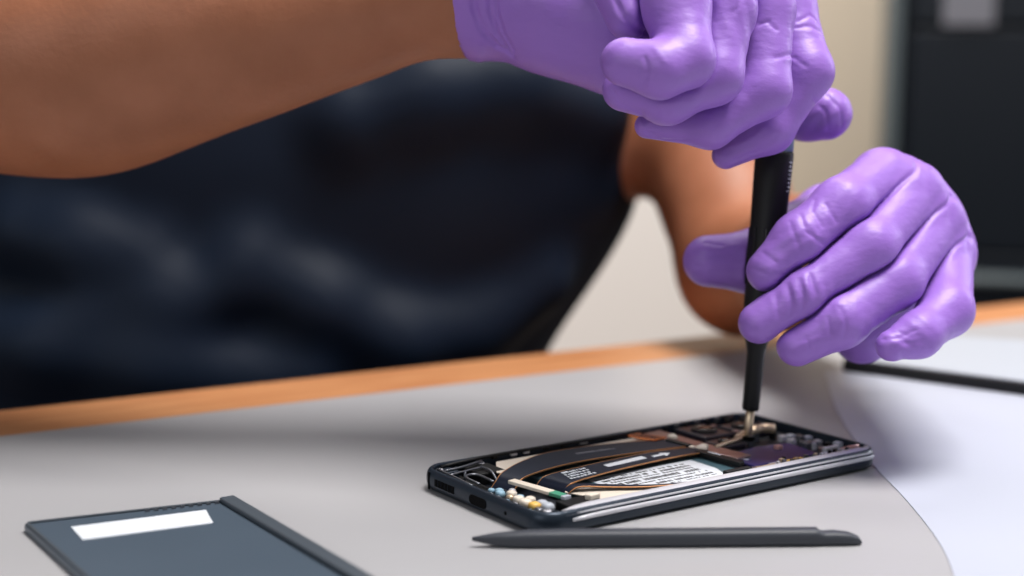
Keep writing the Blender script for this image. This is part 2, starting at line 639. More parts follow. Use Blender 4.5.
def pp(name, pts, z0, z1, material, bevel=0.0, parent=phone):
    return prism(name, [(x * MM, y * MM) for x, y in pts],
                 [z * MM for z in z0] if isinstance(z0, list) else z0 * MM,
                 [z * MM for z in z1] if isinstance(z1, list) else z1 * MM, material, parent, bevel=bevel * MM)


# battery with its label
bat = pb('battery', 31, 8.5, 98, 68, 1.6, 5.6, 'teal', 0.8)
lab = pp('battery_label', [(43, 12), (88, 11.5), (91, 19), (91, 33), (43, 33)], 5.61, 5.68, 'label', parent=bat)
bm = bmesh.new()                                    # printed rows of tiny marks
rnd = random.Random(3)
for row, (b0, h, dens) in enumerate(((13.0, 0.9, 0.7), (15.0, 1.8, 0.85), (18.2, 1.2, 0.8), (20.6, 2.6, 0.85), (24.2, 1.2, 0.8), (26.4, 2.0, 0.85), (29.4, 1.4, .8))):
    x = 44.5
    while x < 86:
        wd = rnd.uniform(0.35, 1.2)
        if rnd.random() < dens:
            bm_box(bm, (x * MM, b0 * MM, 5.66 * MM), ((x + wd) * MM, (b0 + h * rnd.uniform(0.75, 1)) * MM, 5.72 * MM))
        x += wd + rnd.uniform(0.2, 0.5)
from_bm('label_print', bm, 'ink', lab)
pp('battery_print', [(44, 9.3), (86, 9.3), (86, 9.9), (44, 9.9)], 5.6, 5.66, 'label', parent=bat)

# cream adhesive plates
pp('cream_tape', [(27, 24), (33, 8.5), (66, 8.5), (60, 11), (40, 23), (32, 29)], 5.62, 5.9, 'cream')
pp('back_tape', [(22, 57), (30, 69), (100, 69.5), (100, 64), (60, 66), (34, 60), (24, 54)], 5.7, 5.95, 'cream')


def flex(name, A, B, th=0.35, edge=0.28, n=7):
    """dark ribbon between edge polylines A and B (a, b, z in mm) with copper borders"""
    A_ = catmull([Vector(p) * MM for p in A], n)
    B_ = catmull([Vector(p) * MM for p in B], n)
    bm = bmesh.new()
    bm_ribbon(bm, A_, B_, th * MM)
    r = from_bm(name, bm, 'flex', phone)
    for E_, O_ in ((A_, B_), (B_, A_)):
        bm = bmesh.new()
        La, Lb = [], []
        for e, o in zip(E_, O_):
            d = (o - e).normalized() * edge * MM
            La.append(e - d * 0.3 + Vector((0, 0, 0.06 * MM)))
            Lb.append(e + d + Vector((0, 0, 0.06 * MM)))
        bm_ribbon(bm, La, Lb, (th + 0.1) * MM)
        from_bm('copper_border', bm, 'copper', r)
    return r, A_, B_


fa, A_, B_ = flex('ribbon_cable', [(14.5, 50, 2.6), (17, 50.3, 5.2), (21, 52, 7.4), (34, 58, 8.3), (51, 63, 8.2), (77, 61, 8.0), (101, 55, 7.6)],
                  [(17, 40.8, 2.6), (19.5, 41.0, 5.2), (23.5, 42.5, 7.3), (36, 44.5, 8.3), (54, 46.5, 8.2), (80, 45, 8.0), (101, 43, 7.6)])
bm = bmesh.new()
rnd = random.Random(5)
for k in range(12):
    x = 56 + k * 1.4
    bm_box(bm, (x * MM, (54.5 - .15 * k) * MM, 8.15 * MM), ((x + 0.8) * MM, (54.5 - .15 * k + rnd.uniform(1.2, 2.2)) * MM, 8.32 * MM))
from_bm('print', bm, 'boxgrey', fa)

fb, A2, B2 = flex('ribbon_cable', [(25.5, 39.5, 3.0), (27.5, 39.2, 6.2), (31, 38.8, 8.0), (46, 40, 8.4), (62, 42, 8.2), (82, 43, 8.0), (101, 41, 7.6)],
                  [(28, 27.5, 3.0), (30, 27.2, 6.2), (34, 27, 7.9), (48, 29.0, 8.3), (64, 31.2, 8.2), (84, 33, 8.0), (101, 33, 7.6)])
pp('white_sticker', [(54, 34.3), (73, 36.2), (73, 39.4), (54, 37.4)], 8.2, 8.42, 'label', parent=fb)
bm = bmesh.new()                                   # printed arrow
bm_prism(bm, [(x * MM, y * MM) for x, y in ((76.5, 36.3), (81.5, 36.6), (81.5, 35.1), (85, 37.5), (81.5, 39.7), (81.5, 38.2), (76.5, 37.9))], 8.1 * MM, 8.3 * MM)
from_bm('arrow_mark', bm, 'label', fb)
bm = bmesh.new()
rnd = random.Random(9)
for r_ in range(4):                                # white scribbled print near the fold
    x = 33.5 + r_ * 0.6
    while x < 45:
        wd = rnd.uniform(0.5, 1.3)
        y = 29.2 + r_ * 2.2 + (x - 34) * .1
        bm_box(bm, (x * MM, y * MM, 8.2 * MM), ((x + wd) * MM, (y + rnd.uniform(0.7, 1.5)) * MM, 8.5 * MM))
        x += wd + rnd.uniform(0.3, 0.9)
from_bm('print', bm, 'label', fb)

# long slim cable crossing the front side of the battery
bm = bmesh.new()
A3 = catmull([Vector(p) * MM for p in ((26.5, 27.5, 3.2), (29, 26.5, 6.5), (33, 25, 7.8), (42, 20.5, 7.2), (54, 13.2, 6.9), (68, 8.6, 6.9), (92, 7.6, 6.9))], 7)
B3 = catmull([Vector(p) * MM for p in ((26, 22.5, 3.2), (28, 21.8, 6.5), (31.5, 20.8, 7.8), (40, 17.0, 7.2), (52, 10.6, 6.9), (67, 6.6, 6.9), (92, 5.9, 6.9))], 7)
bm_ribbon(bm, A3, B3, 0.35 * MM)
lf = from_bm('slim_cable', bm, 'flex', phone)
bm = bmesh.new()
bm_tube(bm, [p + Vector((0, 0, .0001)) for p in B3], 0.25 * MM, 6)
from_bm('copper_border', bm, 'copper', lf)

# little bay at the end: white bar, green board, loose components, screws
wb = pp('antenna_bar', [(15.5, 41), (18.8, 41.5), (21.8, 22.5), (18.5, 22)], 6.6, 7.9, 'cream', 0.25)
pp('green_tip', [(18.6, 21.8), (21.9, 22.3), (22.6, 17.2), (19.4, 16.7)], 6.5, 7.8, 'green', 0.2, parent=wb)
pp('white_tip', [(19.5, 16.5), (22.7, 17.0), (23.0, 15.2), (19.8, 14.7)], 6.4, 7.7, 'white', 0.2, parent=wb)
pb('daughter_board', 3.2, 5, 15, 44, 1.6, 4.6, 'pcb')
comps = [(9.0, 41.2, 1.6, 'lightblue'), (10.5, 38.6, 2.0, 'lightblue'), (8.8, 35.6, 2.2, 'lightblue'), (11.6, 33.0, 2.4, 'cream'),
         (9.2, 30.3, 2.0, 'gold'), (12.2, 29.0, 1.8, 'lightblue'), (9.6, 26.2, 2.6, 'cream'), (12.8, 24.0, 2.4, 'cream'),
         (9.0, 21.4, 2.8, 'cream'), (9.4, 17.0, 2.8, 'yellow'), (13.2, 18.0, 2.6, 'white'), (12.2, 13.6, 3.0, 'white'),
         (8.2, 12.8, 2.2, 'steel'), (14.6, 37.0, 1.6, 'silver'), (6.4, 38.0, 1.2, 'silver'), (6.2, 33.4, 1.3, 'silver'),
         (6.4, 28.2, 1.3, 'lightblue'), (6.2, 23.6, 1.4, 'silver'), (6.0, 15.0, 1.4, 'lightblue')]
for i, (a_, b_, s_, m_) in enumerate(comps):
    bm = bmesh.new()
    bmesh.ops.create_icosphere(bm, subdivisions=2, radius=1.0)
    for v in bm.verts:                              # squarish pebble
        for ax in range(3):
            v.co[ax] = math.copysign(abs(v.co[ax]) ** 0.6, v.co[ax])
        v.co.x = (a_ + v.co.x * s_ * .66) * MM
        v.co.y = (b_ + v.co.y * s_ * .72) * MM
        v.co.z = (4.5 + (v.co.z + 0.7) * s_ * .55) * MM
    from_bm('component', bm, m_, phone, smooth=True)
for (a_, b_, z_) in ((5.4, 4.6, 8.3), (6.0, 69.0, 7.0), (24.5, 70.3, 6.2)):
    bm = bmesh.new()
    bm_tube(bm, [(a_ * MM, b_ * MM, 3 * MM), (a_ * MM, b_ * MM, (z_ - .3) * MM), (a_ * MM, b_ * MM, z_ * MM)], [1.3 * MM, 1.3 * MM, 1.0 * MM], 14)
    sc = from_bm('screw', bm, 'silver', phone, smooth=False)
    bm = bmesh.new()
    for t_ in (0, 1):
        c0 = (a_, b_)
        h = (0.7, 0.14) if t_ == 0 else (0.14, 0.7)
        bm_box(bm, ((c0[0] - h[0]) * MM, (c0[1] - h[1]) * MM, z_ * MM - .00002), ((c0[0] + h[0]) * MM, (c0[1] + h[1]) * MM, (z_ + .06) * MM))
    from_bm('screw_slot', bm, 'ink', sc)
pp('cream_block', [(25.5, 11.5), (30, 12.2), (30.8, 9.6), (26.2, 9.0)], 6.6, 8.6, 'cream', 0.4)
pb('speaker_box', 17, 5.8, 30, 16, 1.6, 6.6, 'black', 0.5)
# vibration motor bay with fine brackets
pb('motor_bay', 4, 46, 15, 71.5, 1.6, 3.0, 'black', 0.3)
for pts_, r_ in ((((4.5, 46, 6.4), (4.8, 58, 6.8), (5.0, 69, 7.0)), 0.45), (((6, 66, 6.8), (14, 66.5, 7.0), (24, 69.5, 7.0)), 0.5),
                 (((8, 47, 6.2), (8.4, 56, 6.6), (13.5, 57, 6.5), (13.8, 47, 6.2)), 0.5), (((5, 61, 6.6), (12, 62, 6.8), (20, 63, 6.8)), 0.4),
                 (((12, 62, 1.7), (12, 62, 6.8)), 0.5), (((20, 52, 1.7), (20, 57, 6.4), (20, 64, 6.9)), 0.45)):
    tube('bracket_wire', [Vector(p) * MM for p in (catmull(pts_, 5) if len(pts_) > 2 else pts_)], r_ * MM, 'steel', phone, 8)
pb('bay_block', 16, 58, 27, 70.5, 1.6, 6.0, 'black', 0.6)
pb('bay_block', 5.5, 64.5, 11.5, 71, 3.0, 6.5, 'frame', 0.6)
rnd = random.Random(31)
for a_ in (30, 38, 44, 53, 61, 70, 82):            # clips along the far long edge
    pb('edge_clip', a_, 70.9, a_ + rnd.uniform(2, 4), 72.3, 6.4, 7.9 + rnd.uniform(0, .5), 'silver' if a_ in (38, 44, 70) else 'black', 0.2)
tube('edge_cable', [Vector(p) * MM for p in catmull(((8, 71.3, 6.8), (30, 71.2, 7.9), (60, 70.9, 7.8), (88, 70.6, 7.6), (104, 71, 7.2)), 5)], 0.7 * MM, 'black', phone, 8)

# centre bracket, connectors, main board
pb('main_board', 98.2, 4.4, 153.5, 70.8, 1.6, 4.2, 'pcb', 0.3)
br = pp('shield_bracket', [(99, 69), (108, 70), (109, 40), (111, 22), (103, 21), (101, 38)], 6.4, 7.2, 'pinkgrey', 0.3)
pp('dark_connector', [(95.2, 35.5), (99.2, 36.5), (100.4, 14.5), (96.8, 13.5)], 6.2, 8.2, 'black', 0.4)
pp('connector_print', [(97.4, 31), (98.4, 31.2), (98.9, 25), (97.9, 24.8)], 8.2, 8.3, 'label')
pp('dark_connector', [(97, 54), (99.6, 54.5), (100.6, 42.6), (98, 42)], 6.6, 8.4, 'black', 0.4)
fo = pp('orange_cable', [(89, 66.5), (95, 67), (99.5, 56), (93, 55), (89.5, 60)], 7.9, 8.4, 'orange', 0.1)
for k in range(3):
    pp('cable_trace', [(90 + k * 2, 65.5), (91 + k * 2, 65.6), (94.5 + k * 1.6, 56), (93.7 + k * 1.6, 55.9)], 8.38, 8.5, 'flex', parent=fo)
for a_, b_, s_ in ((104.3, 58, 2.3), (101.5, 38.5, 2.6), (104.5, 40.5, 2.0), (99.5, 41.5, 1.6)):
    bm = bmesh.new()
    bmesh.ops.create_icosphere(bm, subdivisions=3, radius=1.0)
    for v in bm.verts:
        v.co = Vector(((a_ + v.co.x * s_ * 0.8) * MM, (b_ + v.co.y * s_) * MM, (7.4 + v.co.z * s_ * .5) * MM))
    from_bm('solder_blob', bm, 'cream', br, smooth=True)
chip = pp('purple_shield', [(104, 13), (137, 13), (139, 31), (122, 33.5), (111, 31), (104, 28)], 4.2, 6.0, 'purplechip', 0.5)
pp('white_mark', [(105, 27), (106.4, 27.6), (108.6, 20.6), (107.2, 20.2)], 6.0, 6.12, 'label', parent=chip)
pb('camera_module', 114, 50, 129, 68, 4.2, 7.4, 'darkmodule', 0.8)
pb('camera_module', 131, 48, 146, 62, 4.2, 7.6, 'darkmodule', 0.8)
pb('camera_module', 112, 38, 124, 48.5, 4.2, 6.6, 'darkmodule', 0.6)
for a_, b_, r_, z_ in ((121.5, 59, 5.2, 7.4), (138.5, 55, 5.0, 7.6), (118, 43.2, 3.0, 6.6)):
    bm = bmesh.new()
    bm_tube(bm, [(a_ * MM, b_ * MM, z_ * MM), (a_ * MM, b_ * MM, (z_ + .9) * MM), (a_ * MM, b_ * MM, (z_ + 1.0) * MM)], [r_ * MM, r_ * MM, r_ * .85 * MM], 28)
    ln = from_bm('lens_barrel', bm, 'black', phone, smooth=False)
    bm = bmesh.new()
    bm_tube(bm, [(a_ * MM, b_ * MM, (z_ + 1.0) * MM), (a_ * MM, b_ * MM, (z_ + 1.25) * MM), (a_ * MM, b_ * MM, (z_ + 1.4) * MM)], [r_ * .72 * MM, r_ * .6 * MM, r_ * .2 * MM], 24)
    from_bm('lens', bm, 'glass', ln, smooth=True)
# gold contact strip and bundle
tube('gold_cable', [Vector(p) * MM for p in catmull(((108, 37.5, 7.2), (115, 39.5, 7.4), (122, 41, 7.4), (129, 42.5, 8.2), (134, 44.5, 8.8), (138, 47, 9.0)), 6)], 0.8 * MM, 'gold', phone, 10)
bm = bmesh.new()
bm_tube(bm, [Vector(p) * MM for p in catmull(((129, 42.5, 8.2), (133, 43.5, 9.0), (138, 43.5, 9.4), (142, 41.5, 9.0)), 5)], [1.2 * MM] * 5 + [1.7 * MM] * 6 + [1.9 * MM] * 5, 10)
from_bm('gold_clip', bm, 'gold', phone, smooth=True)
tube('gold_cable', [Vector(p) * MM for p in catmull(((124, 44, 7.4), (131, 46, 8.4), (139, 49, 8.8)), 6)], 0.8 * MM, 'gold', phone, 8)
pb('gold_strip', 101, 8.2, 110, 9.6, 4.2, 7.0, 'gold', 0.2)
pb('gold_strip', 112.5, 8.6, 124, 10.0, 4.2, 7.2, 'yellow', 0.2)
pb('dark_connector', 83, 4.9, 95, 7.6, 6.8, 8.9, 'black', 0.6)
rnd = random.Random(12)
mats = ['steel', 'black', 'silver', 'pinkgrey', 'steel', 'black', 'white', 'silver']
k = 0
for a_ in np.arange(98, 152, 4.4):
    for b_ in ((6.4, 11.2) if a_ < 138 else (6.4, 11.4, 16.6, 21.5, 26.8, 32, 37)):
        if 100 < a_ < 126 and 7.6 < b_ < 11: continue
        if a_ < 138 and b_ > 11: b_ = 11.0
        s = rnd.uniform(0.6, 1.3)
        pb('component', a_ + rnd.uniform(-.5, .5), b_, a_ + 1.3 + s * 1.3, b_ + (1.3 if a_ < 138 else 2.0) * s + .5, 4.2, rnd.uniform(5.0, 7.3), mats[rnd.randrange(len(mats))], 0.15)
        k += 1
rnd = random.Random(77)
for k in range(26):
    a_, b_ = rnd.uniform(108, 150), rnd.uniform(5.6, 7.6)
    pb('contact', a_, b_, a_ + rnd.uniform(.8, 1.8), b_ + rnd.uniform(.8, 1.4), 4.2, rnd.uniform(7.6, 9.2), ('steel', 'gold', 'black', 'silver', 'black')[k % 5], 0.15)
for k in range(14):
    a_, b_ = rnd.uniform(126, 150), rnd.uniform(38, 68)
    pb('component', a_, b_, a_ + rnd.uniform(1.2, 3), b_ + rnd.uniform(1, 2.4), 4.2, rnd.uniform(7.6, 8.6), ('steel', 'black', 'darkmodule', 'pinkgrey')[k % 4], 0.2)
pb('grey_clip', 139.5, 22, 146, 24.4, 4.2, 7.4, 'steel', 0.3)
pb('grey_clip', 140, 12.6, 147.5, 14.6, 4.2, 7.6, 'silver', 0.3)
pb('pink_contact', 127, 24.2, 129.5, 26.8, 6.0, 7.6, 'pink', 0.3, )
tube('pink_contact', [Vector(p) * MM for p in ((146, 10.5, 6.6), (147.4, 7.8, 7.9), (151.5, 7.0, 8.1))], 0.75 * MM, 'pink', phone, 8)
# dotted clips in the far right corner
for k in range(7):
    pb('edge_clip', 112 + k * 5.4, 71.1, 114 + k * 5.4, 72.3, 5.0, 7.7, 'steel' if k % 2 else 'black', 0.2)

# ------------------------------------------------------------------ the screwdriver
ca, sa = math.cos(PYAW), math.sin(PYAW)


def ph(a, b, z):
    return Vector((PX + (a * ca - b * sa) * MM, PY + (a * sa + b * ca) * MM, MAT_Z + z * MM))


tip = T(747.5, 441, MAT_Z + 0.0061)
topP = P(781, 85, 0.585)
axis = (topP - tip).normalized()
full = (topP - tip).length


def at_y(py):
    """parameter along the driver where it is seen at picture row py"""
    lo_, hi_ = 0.0, full * 1.3
    for _ in range(40):
        md_ = (lo_ + hi_) / 2
        v = tip + axis * md_ - CAM
        yy = 288 - F_PX * v.dot(U_AX) / v.dot(_f0)
        if yy > py: lo_ = md_
        else: hi_ = md_
    return lo_


drv = empty('screwdriver', tip)
drv.rotation_euler = axis.to_track_quat('Z', 'X').to_euler()
tag(drv, 'slim black precision screwdriver held upright over the open phone', 'screwdriver')


def lathe(name, prof, material, parent, seg=28):
    return tube(name, [(0, 0, h) for h, r in prof], [r for h, r in prof], material, parent, seg)


s412, s345, s330, s152, s138 = at_y(411), at_y(352), at_y(335), at_y(151), at_y(136)
lathe('blade', [(0, .0006), (.0012, .0009), (.0016, .0016), (s412 * .5, .0017), (s412 + .004, .0018)], 'gold', drv)
lathe('bit_collar', [(.0002, .0022), (.0010, .0030), (.0018, .0030), (.0022, .0018)], 'softblack', drv)
lathe('chuck', [(s412, .0012), (s412 + .0003, .0031), (s412 + .0015, .0034), (s345, .0036), (s345 + .003, .0042), (s330 + 0.002, .0060), (s330 + .004, .0062)], 'black', drv)
hp = [(s330 + .004, .0055), (s330 + .0045, .0063)]
hp += [(s330 + .012, .0065), ((s330 + s152) / 2, .0068), (s152 - .010, .0074), (s152 - .0012, .0075), (s152, .0072)]
lathe('handle', hp, 'black', drv, 36)
bm = bmesh.new()                                   # ribs down the grip
for k in range(10):
    an = 2 * math.pi * k / 10
    bm_tube(bm, [(math.cos(an) * .0066, math.sin(an) * .0066, s330 + .02), (math.cos(an) * .0069, math.sin(an) * .0069, (s330 + s152) / 2 + 0.006)], .0006, 6)
from_bm('grip_ribs', bm, 'black', drv, smooth=True)
lathe('collar', [(s152, .0068), (s152 + .0004, .0072), (s138, .0071), (s138 + .004, .0066)], 'bluegrey', drv)
lathe('cap', [(s138 + .004, .0062), (s138 + .01, .0066), (full + .006, .0066), (full + .009, .0055), (full + .010, .002)], 'black', drv)
bm = bmesh.new()                                   # tiny white scale marks on the camera side
cl = drv.rotation_euler.to_matrix().inverted() @ (CAM - (tip + axis * s152)).normalized()
ang0 = math.atan2(cl.y, cl.x)
sgn = drv.rotation_euler.to_matrix().inverted() @ R_AX
side = math.copysign(1, (math.cos(ang0) * sgn.y - math.sin(ang0) * sgn.x))
for k in range(8):
    an = ang0 + side * 0.95
    an2 = an + side * (0.16 if k % 2 else 0.24)
    h = s152 - .004 - k * .0016
    r = .00757 - k * 0.00001
    p = [(math.cos(an) * r, math.sin(an) * r, h), (math.cos((an + an2) / 2) * r, math.sin((an + an2) / 2) * r, h), (math.cos(an2) * r, math.sin(an2) * r, h)]
    bm_tube(bm, p, .00018, 6)
from_bm('scale_marks', bm, 'label', drv)

# ------------------------------------------------------------------ the spudger in front
s0, s1 = T(472, 541, MAT_Z + .002), T(861, 538, MAT_Z + .002)
dv = s1 - s0
spd = empty('spudger', (s0.x, s0.y, MAT_Z), math.atan2(dv.y, dv.x))
tag(spd, 'black nylon spudger pen lying on the mat in front of the phone', 'tool')
SL = Vector((dv.x, dv.y)).length
bm = bmesh.new()
sec = [(0, .0004, .0006), (.003, .0010, .0012), (.007, .0018, .0019), (.012, .0026, .0024), (.018, .0030, .0026), (.030, .0032, .0027), (SL * .5, .0033, .0027), (SL - .016, .0033, .0027), (SL - .0145, .0032, .0027),
       (SL - .0135, .0028, .0022), (SL - .012, .0028, .0021), (SL - .009, .0029, .0022), (SL - .004, .0027, .0019), (SL - .001, .0022, .0013), (SL, .0012, .0007)]
rows = []
for x, hw, hh in sec:
    zc = max(hh + .0001, .0027 - x * .02 if x < .02 else hh + .0001)
    rows.append([bm.verts.new((x, math.copysign(abs(math.cos(t)) ** .6, math.cos(t)) * hw, zc + math.copysign(abs(math.sin(t)) ** .6, math.sin(t)) * hh)) for t in [2 * math.pi * (k + .5) / 16 for k in range(16)]])
for i in range(len(rows) - 1):
    for k in range(16):
        bm.faces.new((rows[i][k], rows[i][(k + 1) % 16], rows[i + 1][(k + 1) % 16], rows[i + 1][k]))
bm.faces.new(rows[0][::-1]); bm.faces.new(rows[-1])
from_bm('rod', bm, 'spudger', spd, smooth=True)

# ------------------------------------------------------------------ phone back panel, bottom left
c_bl, c_br = T(24, 523, MAT_Z + .003), T(236, 499, MAT_Z + .003)
ax_ = c_br - c_bl
wid = Vector((ax_.x, ax_.y)).length
yaw2 = math.atan2(ax_.y, ax_.x)
bp_ = empty('back_panel', (c_bl.x, c_bl.y, MAT_Z), yaw2)
tag(bp_, 'dark slate phone back panel with white sticker at the bottom left', 'panel')


def bp_local(p):
    v = p - c_bl
    return (v.x * math.cos(yaw2) + v.y * math.sin(yaw2), -v.x * math.sin(yaw2) + v.y * math.cos(yaw2))


c_r2 = bp_local(T(378, 582, MAT_Z + .003))
c_l2 = bp_local(T(66, 582, MAT_Z + .003))
dirR = Vector((c_r2[0] - wid, c_r2[1])).normalized()
ln_ = 0.105
pl = [(0, 0), (wid, 0), (wid + dirR.x * ln_, dirR.y * ln_), (dirR.x * ln_ * 0.9, dirR.y * ln_)]
print('panel', wid, dirR, c_l2, c_r2)
prism('plate', pl, 0.0, 0.0028, 'slate', bp_, bevel=.0005)
# raised rails: right edge and thin far edge
def rail(name, p0, p1, wdt, z0, z1, mt):
    p0, p1 = Vector(p0), Vector(p1)
    d_ = (p1 - p0).normalized(); n_ = Vector((-d_.y, d_.x)) * wdt
    return prism(name, [tuple(p0), tuple(p1), tuple(p1 + n_), tuple(p0 + n_)], z0, z1, mt, bp_, bevel=.0006)
rail('side_rail', (wid - .0062, -.001), (wid - .0062 + dirR.x * ln_, dirR.y * ln_), .0055, .0028, .0047, 'slate_dark')
rail('far_rim', (.001, -.0012), (wid - .002, -.0012), .0010, .0028, .0036, 'slate_dark')
rail('left_rim', (.0004, -.001), (.0004 + dirR.x * ln_ * .9, dirR.y * ln_ * .97), .0012, .0028, .0034, 'slate_dark')
lb = [bp_local(T(x, y, MAT_Z + .0029)) for x, y in ((71, 527), (206, 510), (213, 523), (83, 540))]
stk = prism('sticker', [(x, y) for x, y in lb][::-1], .00281, .0030, 'label', bp_)
rnd = random.Random(2)
bm = bmesh.new()
for k in range(9):
    x = wid * (.55 + .042 * k)
    bm_box(bm, (x, -.0030, .0028), (x + wid * .02, -.0022, .0034 + .0004 * rnd.random()))
from_bm('clips', bm, 'steel', bp_)

# ------------------------------------------------------------------ the person
# joints (pixel x, pixel y, depth m, radius mm)
person = None
RW = (478, -12, .580)                      # right wrist, picture left
LW = (872, 236, .668)                      # left wrist, hidden behind the hand
R_EL = P(-115, 42, .640)
R_SH = P(-30, -190, .93)
L_EL = P(745, 268, .845)
L_SH = P(650, -140, 1.0)
R_WR, L_WR = P(*RW), P(*LW)
shdir = Vector((L_SH.x - R_SH.x, L_SH.y - R_SH.y, 0)).normalized()
TC = Vector((-0.135, 0.955, 0))


def V3(x, y, z): return Vector((x, y, z))


S = SDF((-0.52, 0.42, 0.0), (0.26, 1.26, 1.16), 0.0042)
# arms
def arms(S_, off=0.0, forearms=True):
    if forearms:
        prof = [(478, -12, .580, .0236), (450, -11, .581, .0244), (400, -11, .583, .0270), (350, 0, .585, .0302), (300, 9, .588, .0335), (250, 19, .590, .0370),
                (200, 28, .594, .0405), (150, 41, .598, .0430), (100, 57, .602, .0446), (60, 62, .605, .0450), (0, 60, .612, .0444), (-60, 52, .626, .0435), (-115, 42, .640, .0420)]
        cc = catmull([P(q[0], q[1], q[2]) for q in prof], 4)
        rr = [v.x for v in catmull([Vector((q[3], 0, 0)) for q in prof], 4)]
        for i_ in range(len(cc) - 1):
            S_.cap(cc[i_], cc[i_ + 1], rr[i_] + off, rr[i_ + 1] + off, .004)
        S_.cap(P(480, -12, .580), P(520, -2, .575), .0225 + off, .020 + off, .01)
        S_.cap(L_WR, P(806, 264, .765), .0235 + off, .036 + off, .01)
        S_.cap(P(806, 264, .765), L_EL, .030 + off, .0355 + off, .01)
    S_.cap(R_EL, R_SH, .042 + off, .052 + off, .02)
    S_.cap(L_EL, P(702, 128, .92), .0355 + off, .0430 + off, .015)
    S_.cap(P(702, 128, .92), L_SH, .0430 + off, .050 + off, .02)


def torso(S_, off=0.0):
    lev = ((.56, .90, -.072), (.70, .90, -.070), (.86, 1.06, -.002), (1.06, 1.0, 0.0))
    for s_ in (-.085, -.03, .03, .085):
        for (z0, k0, o0), (z1, k1, o1) in zip(lev[:-1], lev[1:]):
            c0 = TC + shdir * (s_ * k0 * 1.05 + o0); c1 = TC + shdir * (s_ * k1 * 1.05 + o1)
            S_.cap(V3(c0.x, c0.y, z0), V3(c1.x, c1.y, z1), .110 + off, .110 + off, .05)
    S_.cap(V3(R_SH.x, R_SH.y, 1.06), V3(L_SH.x, L_SH.y, 1.06), .055 + off, .055 + off, .05)


arms(S)
torso(S, -.004)
# legs under the bench
for sgn_ in (-1, 1):
    hip = V3(*(TC + shdir * .09 * sgn_).xy, .52)
    knee = hip + (-en) * .40 + V3(0, 0, .02)
    foot = V3(knee.x, knee.y, .05)
    S.cap(hip, knee, .075, .055, .03)
    S.cap(knee, foot, .052, .035, .02)
    S.cap(foot + V3(0, 0, -.010), foot - en * .14 + V3(0, 0, -.018), .036, .028, .02)
body = link('person', S.mesh('person'), 'skin')
tag(body, 'person in dark navy top and purple gloves bent over the workbench', 'person')
del S

# shirt with folds
S = SDF((-0.50, 0.60, 0.46), (0.26, 1.24, 1.16), 0.0045)
torso(S, .006)
S.cap(R_SH, R_SH.lerp(R_EL, .42), .062, .060, .03)
S.cap(L_SH, L_SH.lerp(L_EL, .36), .062, .062, .03)


def fold(pts_, r, k=.03):
    pp_ = []
    for (x, y) in pts_:                            # land each fold on the cloth's front surface
        v = (P(x, y, 1.0) - CAM).normalized()
        t = 0.5
        for _ in range(300):
            p = CAM + v * t
            ijk = [int(round((p[i] - S.lo[i]) / S.v)) for i in range(3)]
            if all(0 <= ijk[i] < S.n[i] for i in range(3)) and base[ijk[0], ijk[1], ijk[2]] < 0: break
            t += .003
        pp_.append(CAM + v * (t + r * .15))
    for a_, b_ in zip(pp_[:-1], pp_[1:]):
        S.cap(a_, b_, r, r * .85, k)


base = S.D.copy()
fold([(250, 262), (320, 305), (400, 342), (470, 330), (545, 285)], .012)
fold([(20, 235), (80, 250), (140, 262)], .012)
fold([(90, 318), (170, 312), (225, 290)], .010)
fold([(350, 120), (430, 95), (520, 85), (600, 110)], .016)
fold([(-60, 330), (40, 350), (150, 372), (300, 380)], .012)
del base
shirt = link('shirt', S.mesh('shirt'), 'shirt', body)
shirt['label'] = 'dark navy top with soft folds'
del S
S = SDF((-0.50, 0.42, 0.08), (0.26, 1.24, 0.64), 0.007)
for sgn_ in (-1, 1):
    hip = V3(*(TC + shdir * .09 * sgn_).xy, .52)
    knee = hip + (-en) * .40 + V3(0, 0, .02)
    S.cap(hip, knee, .085, .065, .03)
    S.cap(knee, V3(knee.x, knee.y, .14), .062, .052, .03)
for s_ in (-.085, .085):
    c0 = TC + shdir * s_
    S.cap(V3(c0.x, c0.y, .52), V3(c0.x, c0.y, .55), .118, .118, .05)
link('trousers', S.mesh('trousers'), 'trousers', body)
del S


# gloves -------------------------------------------------------------
VOX = 0.00062


def J(q): return P(q[0], q[1], q[2])


